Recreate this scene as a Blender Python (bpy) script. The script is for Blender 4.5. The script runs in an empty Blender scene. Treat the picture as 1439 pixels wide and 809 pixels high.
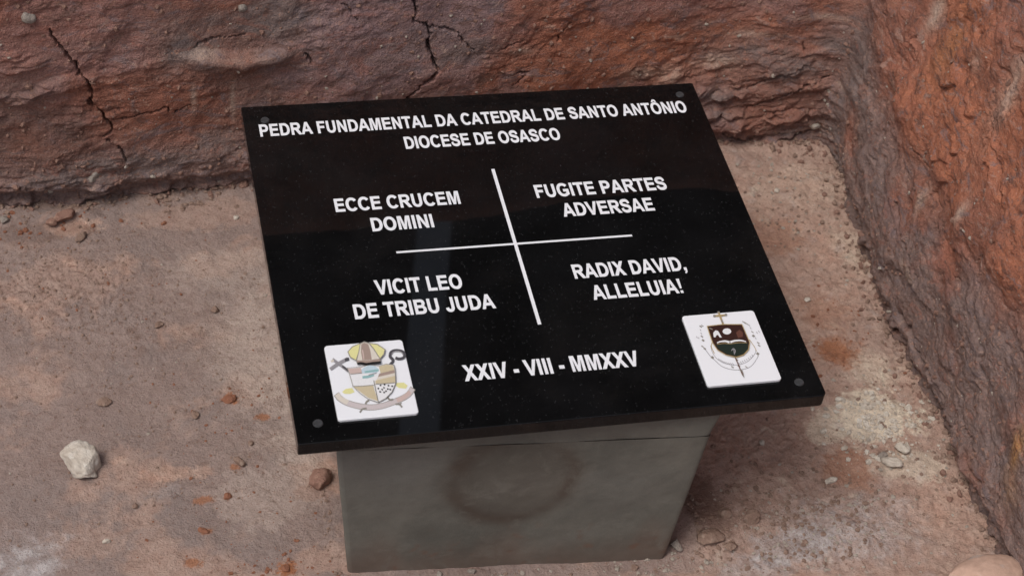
import bpy, bmesh, math, random
import numpy as np
from mathutils import Vector, Matrix

C = bpy.context.scene
COL = C.collection
random.seed(7)

# ------------------------------------------------------------------ camera
F_PX, PW, PH = 2638.5, 1439.0, 809.0
CAM = np.array([-0.50063, -1.56467, 1.82485])
R = np.array([[0.97310129, -0.20636164, 0.10241457],
              [-0.07495679, -0.70396933, -0.70626388],
              [0.21784249, 0.67958963, -0.70050167]])      # rows: right, down, forward
cd = bpy.data.cameras.new('camera')
cam = bpy.data.objects.new('camera', cd); COL.objects.link(cam)
cd.sensor_width = 36.0; cd.lens = F_PX / PW * 36.0
cd.clip_start = 0.02; cd.clip_end = 500
cam.matrix_world = Matrix(((R[0][0], -R[1][0], -R[2][0], CAM[0]),
                           (R[0][1], -R[1][1], -R[2][1], CAM[1]),
                           (R[0][2], -R[1][2], -R[2][2], CAM[2]), (0, 0, 0, 1)))
cd.dof.use_dof = True; cd.dof.focus_distance = 2.30; cd.dof.aperture_fstop = 9.0
C.camera = cam

# ------------------------------------------------------------------ light: overcast daylight
SUN_EL, SUN_AZ = math.radians(60), math.radians(-118)         # azimuth clockwise from +Y: from the left, a little in front
world = bpy.data.worlds.new('World'); C.world = world; world.use_nodes = True
wn = world.node_tree.nodes; wl = world.node_tree.links
bg = wn['Background']
sky = wn.new('ShaderNodeTexSky'); sky.sky_type = 'NISHITA'; sky.sun_disc = False
sky.sun_elevation = SUN_EL; sky.sun_rotation = SUN_AZ
sky.air_density = 1.0; sky.dust_density = 4.0; sky.ozone_density = 1.0
hsv = wn.new('ShaderNodeHueSaturation'); hsv.inputs['Saturation'].default_value = .55     # thin cloud: a paler sky
wl.new(sky.outputs[0], hsv.inputs['Color']); wl.new(hsv.outputs[0], bg.inputs[0]); bg.inputs[1].default_value = 0.08
sd = bpy.data.lights.new('sun', 'SUN'); sun = bpy.data.objects.new('sun', sd); COL.objects.link(sun)
sd.energy = 1.1; sd.angle = math.radians(26); sd.color = (1.0, 0.965, 0.92)
sv = Vector((math.cos(SUN_EL) * math.sin(SUN_AZ), math.cos(SUN_EL) * math.cos(SUN_AZ), math.sin(SUN_EL)))
sun.rotation_euler = sv.to_track_quat('Z', 'Y').to_euler()
C.view_settings.view_transform = 'Standard'; C.view_settings.look = 'None'
C.view_settings.gamma = 1.0; C.view_settings.exposure = 0.50
C.view_settings.use_curve_mapping = False

# ------------------------------------------------------------------ numpy noise
_rng = np.random.RandomState(3)
_P = _rng.permutation(512); _P = np.concatenate([_P, _P, _P])
_G2 = np.stack([np.cos(np.arange(512) * 2.39996), np.sin(np.arange(512) * 2.39996)], 1)
def noise2(x, y, seed=0):
    x = np.asarray(x, float) + seed * 17.31; y = np.asarray(y, float) - seed * 9.77
    xi = np.floor(x).astype(int); yi = np.floor(y).astype(int)
    xf = x - xi; yf = y - yi
    u = xf**3 * (xf * (xf * 6 - 15) + 10); v = yf**3 * (yf * (yf * 6 - 15) + 10)
    def g(i, j, dx, dy):
        q = _G2[_P[_P[(xi + i) & 511] + ((yi + j) & 511)] & 511]
        return q[..., 0] * dx + q[..., 1] * dy
    a = g(0, 0, xf, yf); b = g(1, 0, xf - 1, yf); c = g(0, 1, xf, yf - 1); d = g(1, 1, xf - 1, yf - 1)
    return 1.5 * ((a + u * (b - a)) + v * ((c + u * (d - c)) - (a + u * (b - a))))
def fbm(x, y, oct=4, seed=0, gain=.5, lac=2.03):
    s = 0; a = 1; t = 0
    for o in range(oct):
        s = s + a * noise2(x, y, seed + o * 3.7); t += a; a *= gain; x = x * lac; y = y * lac
    return s / t
def ridged(x, y, oct=4, seed=0):
    s = 0; a = 1; t = 0
    for o in range(oct):
        s = s + a * (1 - np.abs(noise2(x, y, seed + o * 3.7)) * 1.6); t += a; a *= .5; x = x * 2.1; y = y * 2.1
    return s / t
def sstep(a, b, x):
    t = np.clip((x - a) / (b - a), 0, 1); return t * t * (3 - 2 * t)
def cells(x, y, seed=0):
    """distance to nearest point and random value of the nearest cell"""
    xi = np.floor(x).astype(int); yi = np.floor(y).astype(int)
    best = np.full(np.shape(x), 9.); val = np.zeros(np.shape(x))
    for i in (-1, 0, 1):
        for j in (-1, 0, 1):
            h = _P[_P[(xi + i + seed * 31) & 511] + ((yi + j) & 511)]
            h2 = _P[h & 511]; h3 = _P[(h2 + 7) & 511]
            dx = xi + i + (h & 511) / 512. - x; dy = yi + j + (h2 & 511) / 512. - y
            d = np.hypot(dx, dy); m = d < best
            best = np.where(m, d, best); val = np.where(m, (h3 & 511) / 512., val)
    return best, val
def poly_dist(px, py, pts):
    """distance of every point to a polyline and the running parameter 0..1"""
    pts = np.array(pts, float); best = np.full(px.shape, 9.); par = np.zeros(px.shape)
    L = np.r_[0, np.cumsum(np.hypot(*np.diff(pts, axis=0).T))]
    for k in range(len(pts) - 1):
        a, b = pts[k], pts[k + 1]; ab = b - a; l2 = ab @ ab + 1e-12
        t = np.clip(((px - a[0]) * ab[0] + (py - a[1]) * ab[1]) / l2, 0, 1)
        d = np.hypot(px - a[0] - t * ab[0], py - a[1] - t * ab[1]); m = d < best
        best = np.where(m, d, best); par = np.where(m, (L[k] + t * (L[k + 1] - L[k])) / L[-1], par)
    return best, par

# ------------------------------------------------------------------ surveying: photo point -> world point on a plane
def at(x, y, z=0.0):
    D = R.T @ np.array([(x - PW / 2) / F_PX, (y - PH / 2) / F_PX, 1]); s = (z - CAM[2]) / D[2]
    return CAM + s * D

# ------------------------------------------------------------------ object helpers
def link(o, parent=None):
    COL.objects.link(o)
    if parent is not None: o.parent = parent
    return o
def tag(o, label=None, cat=None, group=None, kind=None):
    if label: o['label'] = label
    if cat: o['category'] = cat
    if group: o['group'] = group
    if kind: o['kind'] = kind
    return o
def empty(name, loc=(0, 0, 0)):
    o = bpy.data.objects.new(name, None); o.location = loc; o.empty_display_size = .05
    return link(o)
def from_bm(name, bm, mats, parent=None, smooth=False):
    me = bpy.data.meshes.new(name); bm.to_mesh(me); bm.free()
    for m in (mats if isinstance(mats, (list, tuple)) else [mats]): me.materials.append(m)
    if smooth: me.polygons.foreach_set('use_smooth', [True] * len(me.polygons))
    return link(bpy.data.objects.new(name, me), parent)
def grid_mesh(name, X, Y, Z, mat, attr=None, parent=None, flip=False):
    n, m = X.shape
    me = bpy.data.meshes.new(name)
    co = np.stack([X, Y, Z], -1).reshape(-1, 3).astype(np.float32)
    idx = np.arange(n * m).reshape(n, m)
    q = np.stack([idx[:-1, :-1], idx[:-1, 1:], idx[1:, 1:], idx[1:, :-1]], -1).reshape(-1, 4)
    if flip: q = q[:, ::-1]
    me.vertices.add(len(co)); me.vertices.foreach_set('co', co.ravel())
    me.loops.add(q.size); me.loops.foreach_set('vertex_index', q.ravel().astype(np.int32))
    me.polygons.add(len(q)); me.polygons.foreach_set('loop_start', np.arange(0, q.size, 4, dtype=np.int32))
    me.polygons.foreach_set('loop_total', np.full(len(q), 4, dtype=np.int32))
    me.polygons.foreach_set('use_smooth', np.ones(len(q), bool))
    me.update(calc_edges=True)
    if attr:
        for an, ch in attr.items():
            a = me.color_attributes.new(an, 'FLOAT_COLOR', 'POINT')
            a.data.foreach_set('color', np.stack([np.broadcast_to(c, X.shape) for c in ch], -1).reshape(-1).astype(np.float32))
    me.materials.append(mat)
    return link(bpy.data.objects.new(name, me), parent)

# ------------------------------------------------------------------ materials
class NT:
    def __init__(s, name):
        s.m = bpy.data.materials.new(name); s.m.use_nodes = True; s.t = s.m.node_tree
        s.b = s.t.nodes['Principled BSDF']
    def n(s, typ, **kw):
        o = s.t.nodes.new(typ)
        for k, v in kw.items(): setattr(o, k, v)
        return o
    def l(s, a, b): s.t.links.new(a, b)
    def coord(s, out='Object'): return s.n('ShaderNodeTexCoord').outputs[out]
    def noise(s, co, scale, detail=4, rough=.55, dist=0.):
        o = s.n('ShaderNodeTexNoise'); s.l(co, o.inputs['Vector']); o.inputs['Scale'].default_value = scale
        o.inputs['Detail'].default_value = detail; o.inputs['Roughness'].default_value = rough
        o.inputs['Distortion'].default_value = dist; return o.outputs['Fac']
    def voro(s, co, scale, out='Distance', feat='F1'):
        o = s.n('ShaderNodeTexVoronoi', feature=feat); s.l(co, o.inputs['Vector']); o.inputs['Scale'].default_value = scale
        return o.outputs[out]
    def ramp(s, fac, stops):
        o = s.n('ShaderNodeValToRGB'); s.l(fac, o.inputs[0]); e = o.color_ramp.elements
        while len(e) < len(stops): e.new(.5)
        for k, (p, c) in enumerate(stops):
            e[k].position = p; e[k].color = (*c, 1) if isinstance(c, tuple) else (c, c, c, 1)
        return o.outputs[0]
    def mix(s, fac, a, b, mode='MIX'):
        o = s.n('ShaderNodeMix', data_type='RGBA', blend_type=mode)
        for v, i in ((fac, 0), (a, 6), (b, 7)):
            if isinstance(v, (int, float)): o.inputs[i].default_value = v
            elif isinstance(v, tuple): o.inputs[i].default_value = (*v, 1)
            else: s.l(v, o.inputs[i])
        return o.outputs[2]
    def math(s, op, a, b=0.):
        o = s.n('ShaderNodeMath', operation=op)
        for v, i in ((a, 0), (b, 1)):
            if isinstance(v, (int, float)): o.inputs[i].default_value = v
            else: s.l(v, o.inputs[i])
        return o.outputs[0]
    def attr(s, name):
        o = s.n('ShaderNodeAttribute', attribute_name=name)
        p = s.n('ShaderNodeSeparateColor'); s.l(o.outputs['Color'], p.inputs[0])
        return p.outputs[0], p.outputs[1], p.outputs[2], o.outputs['Alpha']
    def bump(s, h, dist, strength=1., prev=None):
        o = s.n('ShaderNodeBump'); s.l(h, o.inputs['Height']); o.inputs['Distance'].default_value = dist
        o.inputs['Strength'].default_value = strength
        if prev is not None: s.l(prev, o.inputs['Normal'])
        return o.outputs[0]
    def done(s, col=None, rough=.9, normal=None, spec=.3):
        if col is not None:
            if isinstance(col, tuple): s.b.inputs['Base Color'].default_value = (*col, 1)
            else: s.l(col, s.b.inputs['Base Color'])
        if isinstance(rough, (int, float)): s.b.inputs['Roughness'].default_value = rough
        else: s.l(rough, s.b.inputs['Roughness'])
        s.b.inputs['Specular IOR Level'].default_value = spec
        if normal is not None: s.l(normal, s.b.inputs['Normal'])
        return s.m

def earth_material():
    t = NT('laterite_earth'); co = t.coord()
    orange, grey, pale, stain = t.attr('soil'); yel, purple, _, _ = t.attr('soil_tint')
    n1 = t.noise(co, 9, 6, .65, .6); n2 = t.noise(co, 60, 6, .7, .4); n3 = t.noise(co, 420, 3, .6)
    base = t.mix(t.ramp(n1, [(.32, 0.), (.68, 1.)]), (.215, .092, .064), (.345, .142, .096))
    col = t.mix(orange, base, t.mix(t.ramp(n2, [(.35, 0.), (.65, 1.)]), (.42, .160, .090), (.30, .118, .075)))
    col = t.mix(purple, col, t.mix(t.ramp(n2, [(.35, 0.), (.65, 1.)]), (.23, .150, .152), (.29, .180, .168)))
    col = t.mix(grey, col, t.mix(t.ramp(n2, [(.38, 0.), (.62, 1.)]), (.160, .122, .115), (.235, .170, .152)))
    col = t.mix(pale, col, t.mix(n2, (.42, .30, .235), (.56, .43, .35)))
    col = t.mix(yel, col, (.43, .22, .075))
    # small flecks of differently coloured soil
    fl = t.ramp(t.noise(co, 150, 4, .6), [(.60, 0.), (.70, .7)])
    col = t.mix(fl, col, (.38, .20, .135))
    fd = t.ramp(t.noise(co, 110, 4, .65, .5), [(.30, .6), (.40, 0.)])
    col = t.mix(fd, col, (.10, .05, .04))
    sk = t.n('ShaderNodeMapping'); sk.inputs['Scale'].default_value = (1, 1, 2.6); t.l(co, sk.inputs['Vector'])
    f2 = t.ramp(t.noise(sk.outputs[0], 95, 5, .72, .9), [(.60, 0.), (.66, .75)])
    col = t.mix(f2, col, (.40, .235, .17))
    sm = t.n('ShaderNodeMapping'); sm.inputs['Scale'].default_value = (1, 1, 1.9); sm.inputs['Rotation'].default_value = (0, .25, .2); t.l(co, sm.inputs['Vector'])
    g1 = t.noise(sm.outputs[0], 17, 9, .74, 1.6); g2 = t.noise(sm.outputs[0], 26, 9, .76, 1.1)
    col = t.mix(t.ramp(g1, [(.55, 0.), (.62, .38)]), col, (.34, .125, .08))
    col = t.mix(t.ramp(g1, [(.38, .65), (.45, 0.)]), col, (.185, .145, .15))
    col = t.mix(t.ramp(g2, [(.57, 0.), (.63, .55)]), col, (.37, .25, .205))
    col = t.mix(t.ramp(g2, [(.39, .7), (.46, 0.)]), col, (.125, .068, .055))
    f3 = t.ramp(t.noise(sk.outputs[0], 38, 6, .75, 1.2), [(.585, 0.), (.64, .55)])
    col = t.mix(f3, col, (.24, .165, .145))
    col = t.mix(stain, col, (.075, .05, .042))
    var = t.math('ADD', t.math('MULTIPLY', n3, .95), .60)
    col = t.mix(1., col, var, 'MULTIPLY')
    h = t.math('ADD', t.math('MULTIPLY', n2, 1.), t.math('MULTIPLY', n3, .8))
    nb = t.bump(h, .0045, .8)
    return t.done(col, .93, nb, .15)

def floor_material():
    t = NT('dusty_floor_earth'); co = t.coord()
    red, pale, orange, white = t.attr('soil'); grey, dark, dust, _ = t.attr('soil_tint')
    n1 = t.noise(co, 7, 5, .6, .5); n2 = t.noise(co, 45, 6, .7, .3); n3 = t.noise(co, 330, 4, .7)
    base = t.mix(t.ramp(n1, [(.35, 0.), (.65, 1.)]), (.285, .205, .178), (.362, .270, .235))
    col = t.mix(grey, base, (.275, .215, .195))
    col = t.mix(red, col, t.mix(t.ramp(n2, [(.35, 0.), (.65, 1.)]), (.44, .270, .205), (.53, .375, .30)))
    col = t.mix(dust, col, (.50, .40, .345))
    col = t.mix(pale, col, t.mix(n2, (.66, .54, .42), (.78, .68, .55)))
    col = t.mix(white, col, t.mix(t.ramp(n2, [(.4, 0.), (.6, 1.)]), (.33, .27, .25), (.50, .45, .44)))
    col = t.mix(orange, col, t.mix(n2, (.28, .105, .05), (.44, .19, .095)))
    fl = t.ramp(t.noise(co, 190, 3, .6), [(.62, 0.), (.72, .55)])
    col = t.mix(fl, col, (.42, .30, .23))
    fd = t.ramp(t.noise(co, 130, 4, .65, .4), [(.31, .55), (.40, 0.)])
    col = t.mix(fd, col, (.16, .075, .05))
    mm = t.ramp(t.noise(co, 75, 5, .7, .6), [(.40, .28), (.52, 0.), (.62, .0)])
    col = t.mix(mm, col, (.19, .12, .095))
    col = t.mix(dark, col, (.15, .085, .062))
    sp = t.noise(co, 780, 2, .6)
    var = t.math('ADD', t.math('ADD', t.math('MULTIPLY', n3, .55), t.math('MULTIPLY', sp, .4)), .55)
    col = t.mix(1., col, var, 'MULTIPLY')
    h = t.math('ADD', t.math('MULTIPLY', n2, .8), t.math('MULTIPLY', n3, .5))
    return t.done(col, .95, t.bump(h, .0075, .8), .12)

def stone_material(name, a, b, sc=90, spot=None, bump=.006):
    t = NT(name); co = t.coord()
    n = t.noise(co, sc, 6, .7, .4); n3 = t.noise(co, sc * 5, 3, .6)
    col = t.mix(t.ramp(n, [(.33, 0.), (.66, 1.)]), a, b)
    if spot: col = t.mix(t.ramp(t.noise(co, sc * 1.7, 4, .6), [(.55, 0.), (.66, .8)]), col, spot)
    col = t.mix(1., col, t.math('ADD', t.math('MULTIPLY', n3, .5), .75), 'MULTIPLY')
    return t.done(col, .92, t.bump(t.math('ADD', n, t.math('MULTIPLY', n3, .4)), bump, .7), .15)

def granite_material():
    t = NT('polished_black_granite'); co = t.coord()
    n = t.noise(co, 14, 5, .6); v = t.voro(co, 420); g = t.noise(co, 700, 2, .5)
    col = t.mix(t.ramp(n, [(.35, 0.), (.7, 1.)]), (.0036, .0036, .0038), (.0065, .0065, .0070))
    pick = t.ramp(t.noise(co, 160, 2, .5), [(.56, 0.), (.64, 1.)])
    fleck = t.math('MULTIPLY', t.ramp(v, [(.16, 1.), (.24, 0.)]), pick)
    col = t.mix(fleck, col, (.05, .05, .052))
    dustn = t.math('MULTIPLY', t.ramp(t.noise(co, 5, 6, .7, .6), [(.50, 0.), (.80, 1.)]), t.ramp(g, [(.40, .15), (.75, 1.)]))
    col = t.mix(t.math('MULTIPLY', dustn, .06), col, (.22, .18, .16))
    rg = t.math('ADD', t.math('MULTIPLY', t.noise(co, 9, 5, .6), .06), .0)
    return t.done(col, rg, None, .30)

def paint(name, c, rough=.5, var=.12, sc=120):
    t = NT(name); co = t.coord(); n = t.noise(co, sc, 3, .6)
    k = tuple(x * (1 - var) for x in c); col = t.mix(t.ramp(n, [(.35, 0.), (.65, 1.)]), k, c)
    return t.done(col, rough, None, .3)

def concrete_material():
    t = NT('damp_smooth_concrete'); co = t.coord()
    ring, light, mud, _ = t.attr('stain')
    n1 = t.noise(co, 10, 5, .6, .4); n2 = t.noise(co, 70, 6, .7); n3 = t.noise(co, 500, 3, .6)
    col = t.mix(t.ramp(n1, [(.35, 0.), (.65, 1.)]), (.118, .115, .100), (.165, .158, .136))
    col = t.mix(light, col, (.185, .18, .163))
    col = t.mix(ring, col, (.085, .062, .048))
    col = t.mix(mud, col, (.16, .105, .08))
    col = t.mix(t.ramp(t.noise(co, 24, 7, .75, .5), [(.52, 0.), (.66, .45)]), col, (.19, .18, .155))
    col = t.mix(1., col, t.math('ADD', t.math('MULTIPLY', n2, .35), .82), 'MULTIPLY')
    pits = t.ramp(t.voro(co, 160), [(.03, 0.), (.09, 1.)])
    h = t.math('ADD', t.math('MULTIPLY', n2, .4), t.math('MULTIPLY', n3, .25))
    nb = t.bump(h, .002, .5, t.bump(pits, .001, .5))
    return t.done(col, .88, nb, .2)

M_EARTH = earth_material(); M_FLOOR = floor_material(); M_GRANITE = granite_material(); M_CONC = concrete_material()
M_WHITE = paint('white_lettering_paint', (.80, .80, .83), .55, .06)
M_TILE = NT('glazed_white_tile').done((.80, .80, .83), .18, None, .35)
M_STEEL = paint('grey_screw_cap', (.055, .055, .058), .35, .3, 300)

# ------------------------------------------------------------------ the cut earth bank (back and right side of the pit)
ctrl = np.array([(-45, .60), (-6, .46), (-2.5, .425), (-1.2, .424), (-.80, .428), (-.617, .428), (-.52, .4275), (-.42, .431), (-.27, .434),
                 (.10, .458), (.40, .492), (.456, .492), (.51, .479), (.56, .476), (.606, .466), (.609, .43), (.603, .395), (.594, .31), (.584, .231),
                 (.576, .087), (.569, -.06), (.570, -.173), (.5745, -.313), (.58, -.5), (.60, -.9), (.62, -1.6), (.70, -4), (1.5, -45)])
_seg = np.r_[0, np.cumsum(np.hypot(*np.diff(ctrl, axis=0).T))]
S0 = _seg[5]                                                     # s = 0 at the photo's left edge
_seg = _seg - S0
def path(s):
    x = 0; y = 0
    for o, w in ((-.016, .25), (0, .5), (.016, .25)):
        x = x + w * np.interp(s + o, _seg, ctrl[:, 0]); y = y + w * np.interp(s + o, _seg, ctrl[:, 1])
    return x, y
def normal(s):
    a = path(s - .03); b = path(s + .03); tx, ty = b[0] - a[0], b[1] - a[1]; l = np.hypot(tx, ty)
    return -ty / l, tx / l
def lean(s, h):
    rt = sstep(1.22, 1.40, s)
    return h * (.06 * (1 - rt) + .10 * rt) + rt * .10 * np.maximum(h - .16, 0)
_pl = np.linspace(-.3, 2.6, 1500); _px, _py = path(_pl); _nx, _ny = normal(_pl)
def on_bank(x, y):
    """photo point -> (s, h) on the smooth bank"""
    D = R.T @ np.array([(x - PW / 2) / F_PX, (y - PH / 2) / F_PX, 1])
    best = None
    for k in np.arange(1.5, 3.6, .01):
        P = CAM + k * D
        i = int(np.argmin(np.hypot(_px - P[0], _py - P[1])))
        f = (P[0] - _px[i]) * _nx[i] + (P[1] - _py[i]) * _ny[i] - lean(_pl[i], P[2])
        if f > 0 and best is not None:
            w = best[0] / (best[0] - f); return best[1] * (1 - w) + _pl[i] * w, best[2] * (1 - w) + P[2] * w
        best = (f, _pl[i], P[2])
    return best[1], best[2]
def bank_pts(*pts): return [on_bank(*p) for p in pts]

def growing(a, b, step, lo, hi, g=1.25):
    core = list(np.arange(a, b, step)); d = step; v = b
    while v < hi: core.append(v); d *= g; v += d
    core.append(hi); d = step; v = a - step
    left = []
    while v > lo: left.append(v); d *= g; v -= d
    left.append(lo)
    return np.array(left[::-1] + core)
s_ax = growing(-.03, 2.02, .0014, _seg[0] + .2, _seg[-1] - .2)
h_ax = np.r_[np.arange(-.03, .52, .0015), .53, .545, .565, .59, .62, .655, .69, .72, .74]
S, H = np.meshgrid(s_ax, h_ax)
bx, by = path(s_ax); nx, ny = normal(s_ax)

rt = sstep(1.20, 1.32, S)                                        # 0 back wall, 1 right wall
near = sstep(1.16, 1.30, S)
# warped coordinates
wx = S + .02 * fbm(S * 8, H * 8, 3, 11); wy = H + .02 * fbm(S * 8, H * 8, 3, 12)
d = .022 * fbm(S * 3.2, H * 3.2, 3, 1) + .0065 * fbm(wx * 11, wy * 11, 3, 2)
# back wall: near-horizontal layers that break off in small plates
tilt = H - .10 * S + .012 * fbm(S * 5, H * 5, 3, 14)
lay = fbm(S * 9, tilt * 46, 4, 4)
plate = np.floor(lay * 5) / 5 + sstep(.0, .35, (lay * 5) % 1) / 5
low_r = np.exp(-((S - 1.10) / .17)**2) * np.exp(-(H / .16)**2)
low_l = np.exp(-(H / .075)**2) * sstep(.75, .45, S)
rough_b = .35 + 1.1 * low_r + .75 * low_l + .6 * sstep(.35, .75, fbm(S * 3, H * 4, 2, 21) + .25)
calm = sstep(-.32, .12, fbm(S * 5.5, H * 6.5, 3, 22)) * (1 - np.clip(low_r + low_l, 0, 1))   # spade-cut faces stay nearly smooth
rough_b = rough_b * (1 - .85 * calm)
d = d + (1 - rt) * rough_b * (.0062 * plate + .0030 * lay)
# flaky lumps at the left and the strongly layered foot near the corner
lump = sstep(.05, .4, fbm(S * 12, tilt * 30, 4, 6))
d = d + (1 - rt) * .011 * lump * (low_r * 1.6 + low_l * .8 + np.exp(-((S - .05) / .09)**2 - ((H - .20) / .07)**2))
# right wall: digging marks that run down and towards the viewer
(s1, h1), (s2, h2) = on_bank(1210, 150), on_bank(1290, 420)
ang = math.atan2(h2 - h1, s2 - s1); ca, sa = math.cos(ang), math.sin(ang)
U = S * ca + H * sa; V = -S * sa + H * ca
rib = ridged(V * 17 + .5 * fbm(U * 5, V * 9, 3, 31), U * 1.8, 3, 32)
rib2 = ridged(V * 52 + .8 * fbm(U * 7, V * 20, 2, 33), U * 4, 3, 34)
bnd = [on_bank(*p) for p in ((1215, 20), (1245, 130), (1275, 210), (1312, 290), (1350, 365), (1400, 420), (1437, 450))]
bs = np.array([b[0] for b in bnd]); bh = np.array([b[1] for b in bnd]); o_ = np.argsort(bs); bs = bs[o_]; bh = bh[o_]
up = sstep(-.055, .055, H - np.interp(S, bs, bh) + .035 * fbm(S * 14, H * 14, 4, 35))   # 1 above the grey foot
fx_ = .25 * fbm(U * 9, V * 12, 4, 36); fa, fv0 = cells(V * 15 + fx_ * 1.6, U * 5.5 + fx_, 21); fb, fv1 = cells(V * 34 + fx_ * 3, U * 11 + fx_, 22)
groove = sstep(.86, .98, ridged(V * 16 + .9 * fbm(U * 7, V * 12, 4, 38), U * 2.2, 1, 39)) * sstep(.0, .25, fbm(U * 8, V * 9, 3, 40))
d = d + rt * (1 - .75 * up) * (.007 * (rib - .55) * sstep(-.1, .4, fbm(V * 6, U * 6, 2, 37)) + .013 * (fv0 - .5) * sstep(.85, .30, fa) + .0045 * (fv1 - .5) * sstep(.8, .35, fb) - .009 * groove + .006 * fbm(wx * 30, wy * 26, 5, 43, .6))
chunk = fbm(wx * 20, wy * 16, 4, 41); cd_, cv = cells(wx * 22 + chunk, wy * 15 + chunk, 5)
d = d + rt * up * (.013 * (cv - .4) * sstep(.75, .3, cd_) + .010 * fbm(wx * 16, wy * 7, 4, 42) + .012 * sstep(.0, .05, H - np.interp(S, bs, bh)))
# fine grain everywhere
d = d + (.0026 * fbm(wx * 60, wy * 66, 4, 51) + .0010 * ridged(wx * 120, wy * 150, 2, 52)) * (1 - .45 * calm * (1 - rt))
fl_, fv_ = cells(wx * 55 + .6 * lay, wy * 90, 9)
d = d + (1 - .5 * rt) * .0028 * (fv_ > .78) * sstep(.55, .35, fl_) * rough_b
# foot: undercut at the back left, fillet of fallen earth elsewhere
d = d - (1 - rt) * sstep(.95, .75, S) * .020 * np.exp(-(np.maximum(H - .016, 0) / .014)**2)
d = d + (.012 * fbm(S * 20, H * 30 + 3.3, 4, 61)) * np.exp(-(np.maximum(H, 0) / .010))
fd_, fv2 = cells(S * 38 + .7 * fbm(S * 30, H * 30, 3, 64), H * 38 + .7 * fbm(S * 30, H * 30, 3, 65), 12)
foot = np.exp(-(np.maximum(H - .005, 0) / .035)**2) * (.35 + .65 * rt)
d = d + foot * (.017 * (fv2 - .55) * sstep(.75, .35, fd_) + .006 * fbm(S * 45, H * 45, 4, 66))
# a dark hollow crease along the right foot
d = d - rt * .014 * np.exp(-(np.maximum(H - .012 - .012 * fbm(S * 9, 0 * S, 2, 63), 0) / .012)**2)
# the long shelf at the top left
shelf = bank_pts((262, 78), (300, 82), (345, 84), (380, 76), (424, 70)); sh = np.array(shelf)
hs = np.interp(S, sh[:, 0], sh[:, 1]); win = sstep(sh[0, 0] - .02, sh[0, 0] + .03, S) * sstep(sh[-1, 0] + .01, sh[-1, 0] - .03, S)
dh = H - hs + .004 * fbm(S * 40, H * 40, 2, 71)
d = d + win * .016 * sstep(-.030, -.002, dh - .0) * sstep(.012, .0, dh)
# cracks
cracks = [
    (bank_pts((70, 35), (78, 55), (92, 68), (108, 92), (122, 112), (130, 130), (125, 142), (140, 155), (152, 168), (158, 180), (146, 193)), .0023, .020),
    (bank_pts((158, 168), (185, 165), (215, 158), (232, 152), (248, 160), (268, 150)), .0015, .012),
    (bank_pts((150, 196), (163, 204), (174, 214), (178, 226)), .0015, .010),
    (bank_pts((584, 0), (586, 18), (582, 32), (600, 38), (606, 42), (601, 66), (610, 84), (614, 96), (606, 106), (590, 118), (574, 138), (570, 150)), .0024, .020),
    (bank_pts((606, 38), (640, 46), (660, 66), (668, 73)), .0013, .008),
    (bank_pts((430, 76), (440, 90)), .0016, .010), (bank_pts((480, 5), (490, 12), (500, 28)), .0012, .008),
    (bank_pts((800, 30), (784, 45), (783, 58)), .0016, .010), (bank_pts((715, 105), (740, 100), (722, 118)), .0014, .008),
    (bank_pts((700, 70), (735, 57)), .0012, .007),
    (bank_pts((1128, 56), (1130, 72)), .0012, .006), (bank_pts((270, 66), (300, 57), (345, 54)), .0013, .009),
    (bank_pts((1290, 210), (1305, 248), (1318, 290), (1310, 330)), .0016, .014),
    (bank_pts((1398, 640), (1403, 690), (1402, 712)), .0018, .014), (bank_pts((1345, 590), (1356, 612), (1372, 640), (1378, 655)), .0016, .012),
    (bank_pts((1430, 560), (1428, 600), (1420, 625)), .0018, .014), (bank_pts((1404, 170), (1412, 230), (1420, 300)), .0016, .012),
    (bank_pts((1262, 285), (1268, 330), (1290, 390)), .0015, .012),
    (bank_pts((1008, 182), (1030, 191), (1055, 196), (1085, 198), (1110, 190), (1145, 186)), .0030, .014),
    (bank_pts((1040, 150), (1080, 138), (1120, 120), (1165, 104)), .0022, .010), (bank_pts((1050, 120), (1090, 105), (1130, 88)), .0018, .008),
]
jx = .0045 * fbm(S * 55, H * 55, 3, 81) + .0022 * noise2(S * 190, H * 190, 83); jy = .0045 * fbm(S * 55, H * 55, 3, 82) + .0022 * noise2(S * 190, H * 190, 84)
crack_m = np.zeros_like(S)
for pts, w, dep in cracks:
    a = np.array(pts); k0 = np.searchsorted(s_ax, a[:, 0].min() - .03); k1 = np.searchsorted(s_ax, a[:, 0].max() + .03)
    r0 = np.searchsorted(h_ax, a[:, 1].min() - .03); r1 = np.searchsorted(h_ax, a[:, 1].max() + .03)
    sl = (slice(r0, r1), slice(k0, k1))
    q, par = poly_dist(S[sl] + jx[sl], H[sl] + jy[sl], pts)
    ww = .52 * w * (.55 + .9 * np.sqrt(np.clip(par * (1 - par) * 4, 0, 1))) * (1 + .9 * noise2(S[sl] * 70, H[sl] * 70, 5))
    d[sl] -= dep * np.exp(-(q / ww)**4)
    crack_m[sl] = np.maximum(crack_m[sl], np.exp(-(q / ww)**4))
# fade the relief out far away, roll the rim over
off = lean(S, H) - d
rim = np.maximum(H - .70, 0); off = off + rim * rim * 18
X = bx + nx * off; Y = by + ny * off; Z = H.copy()
# flat land behind the rim, out to the horizon
Xr, Yr, Zr = X[-1], Y[-1], Z[-1]
extra = [.04, .12, .3, .8, 2, 5, 12, 30, 80]
ex = np.stack([Xr + nx * e for e in extra]); ey = np.stack([Yr + ny * e for e in extra])
ez = np.stack([Zr + .01 + .05 * fbm(ex[i] * .8, ey[i] * .8, 3, 91) for i in range(len(extra))])
X = np.vstack([X, ex]); Y = np.vstack([Y, ey]); Z = np.vstack([Z, ez])

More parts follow.
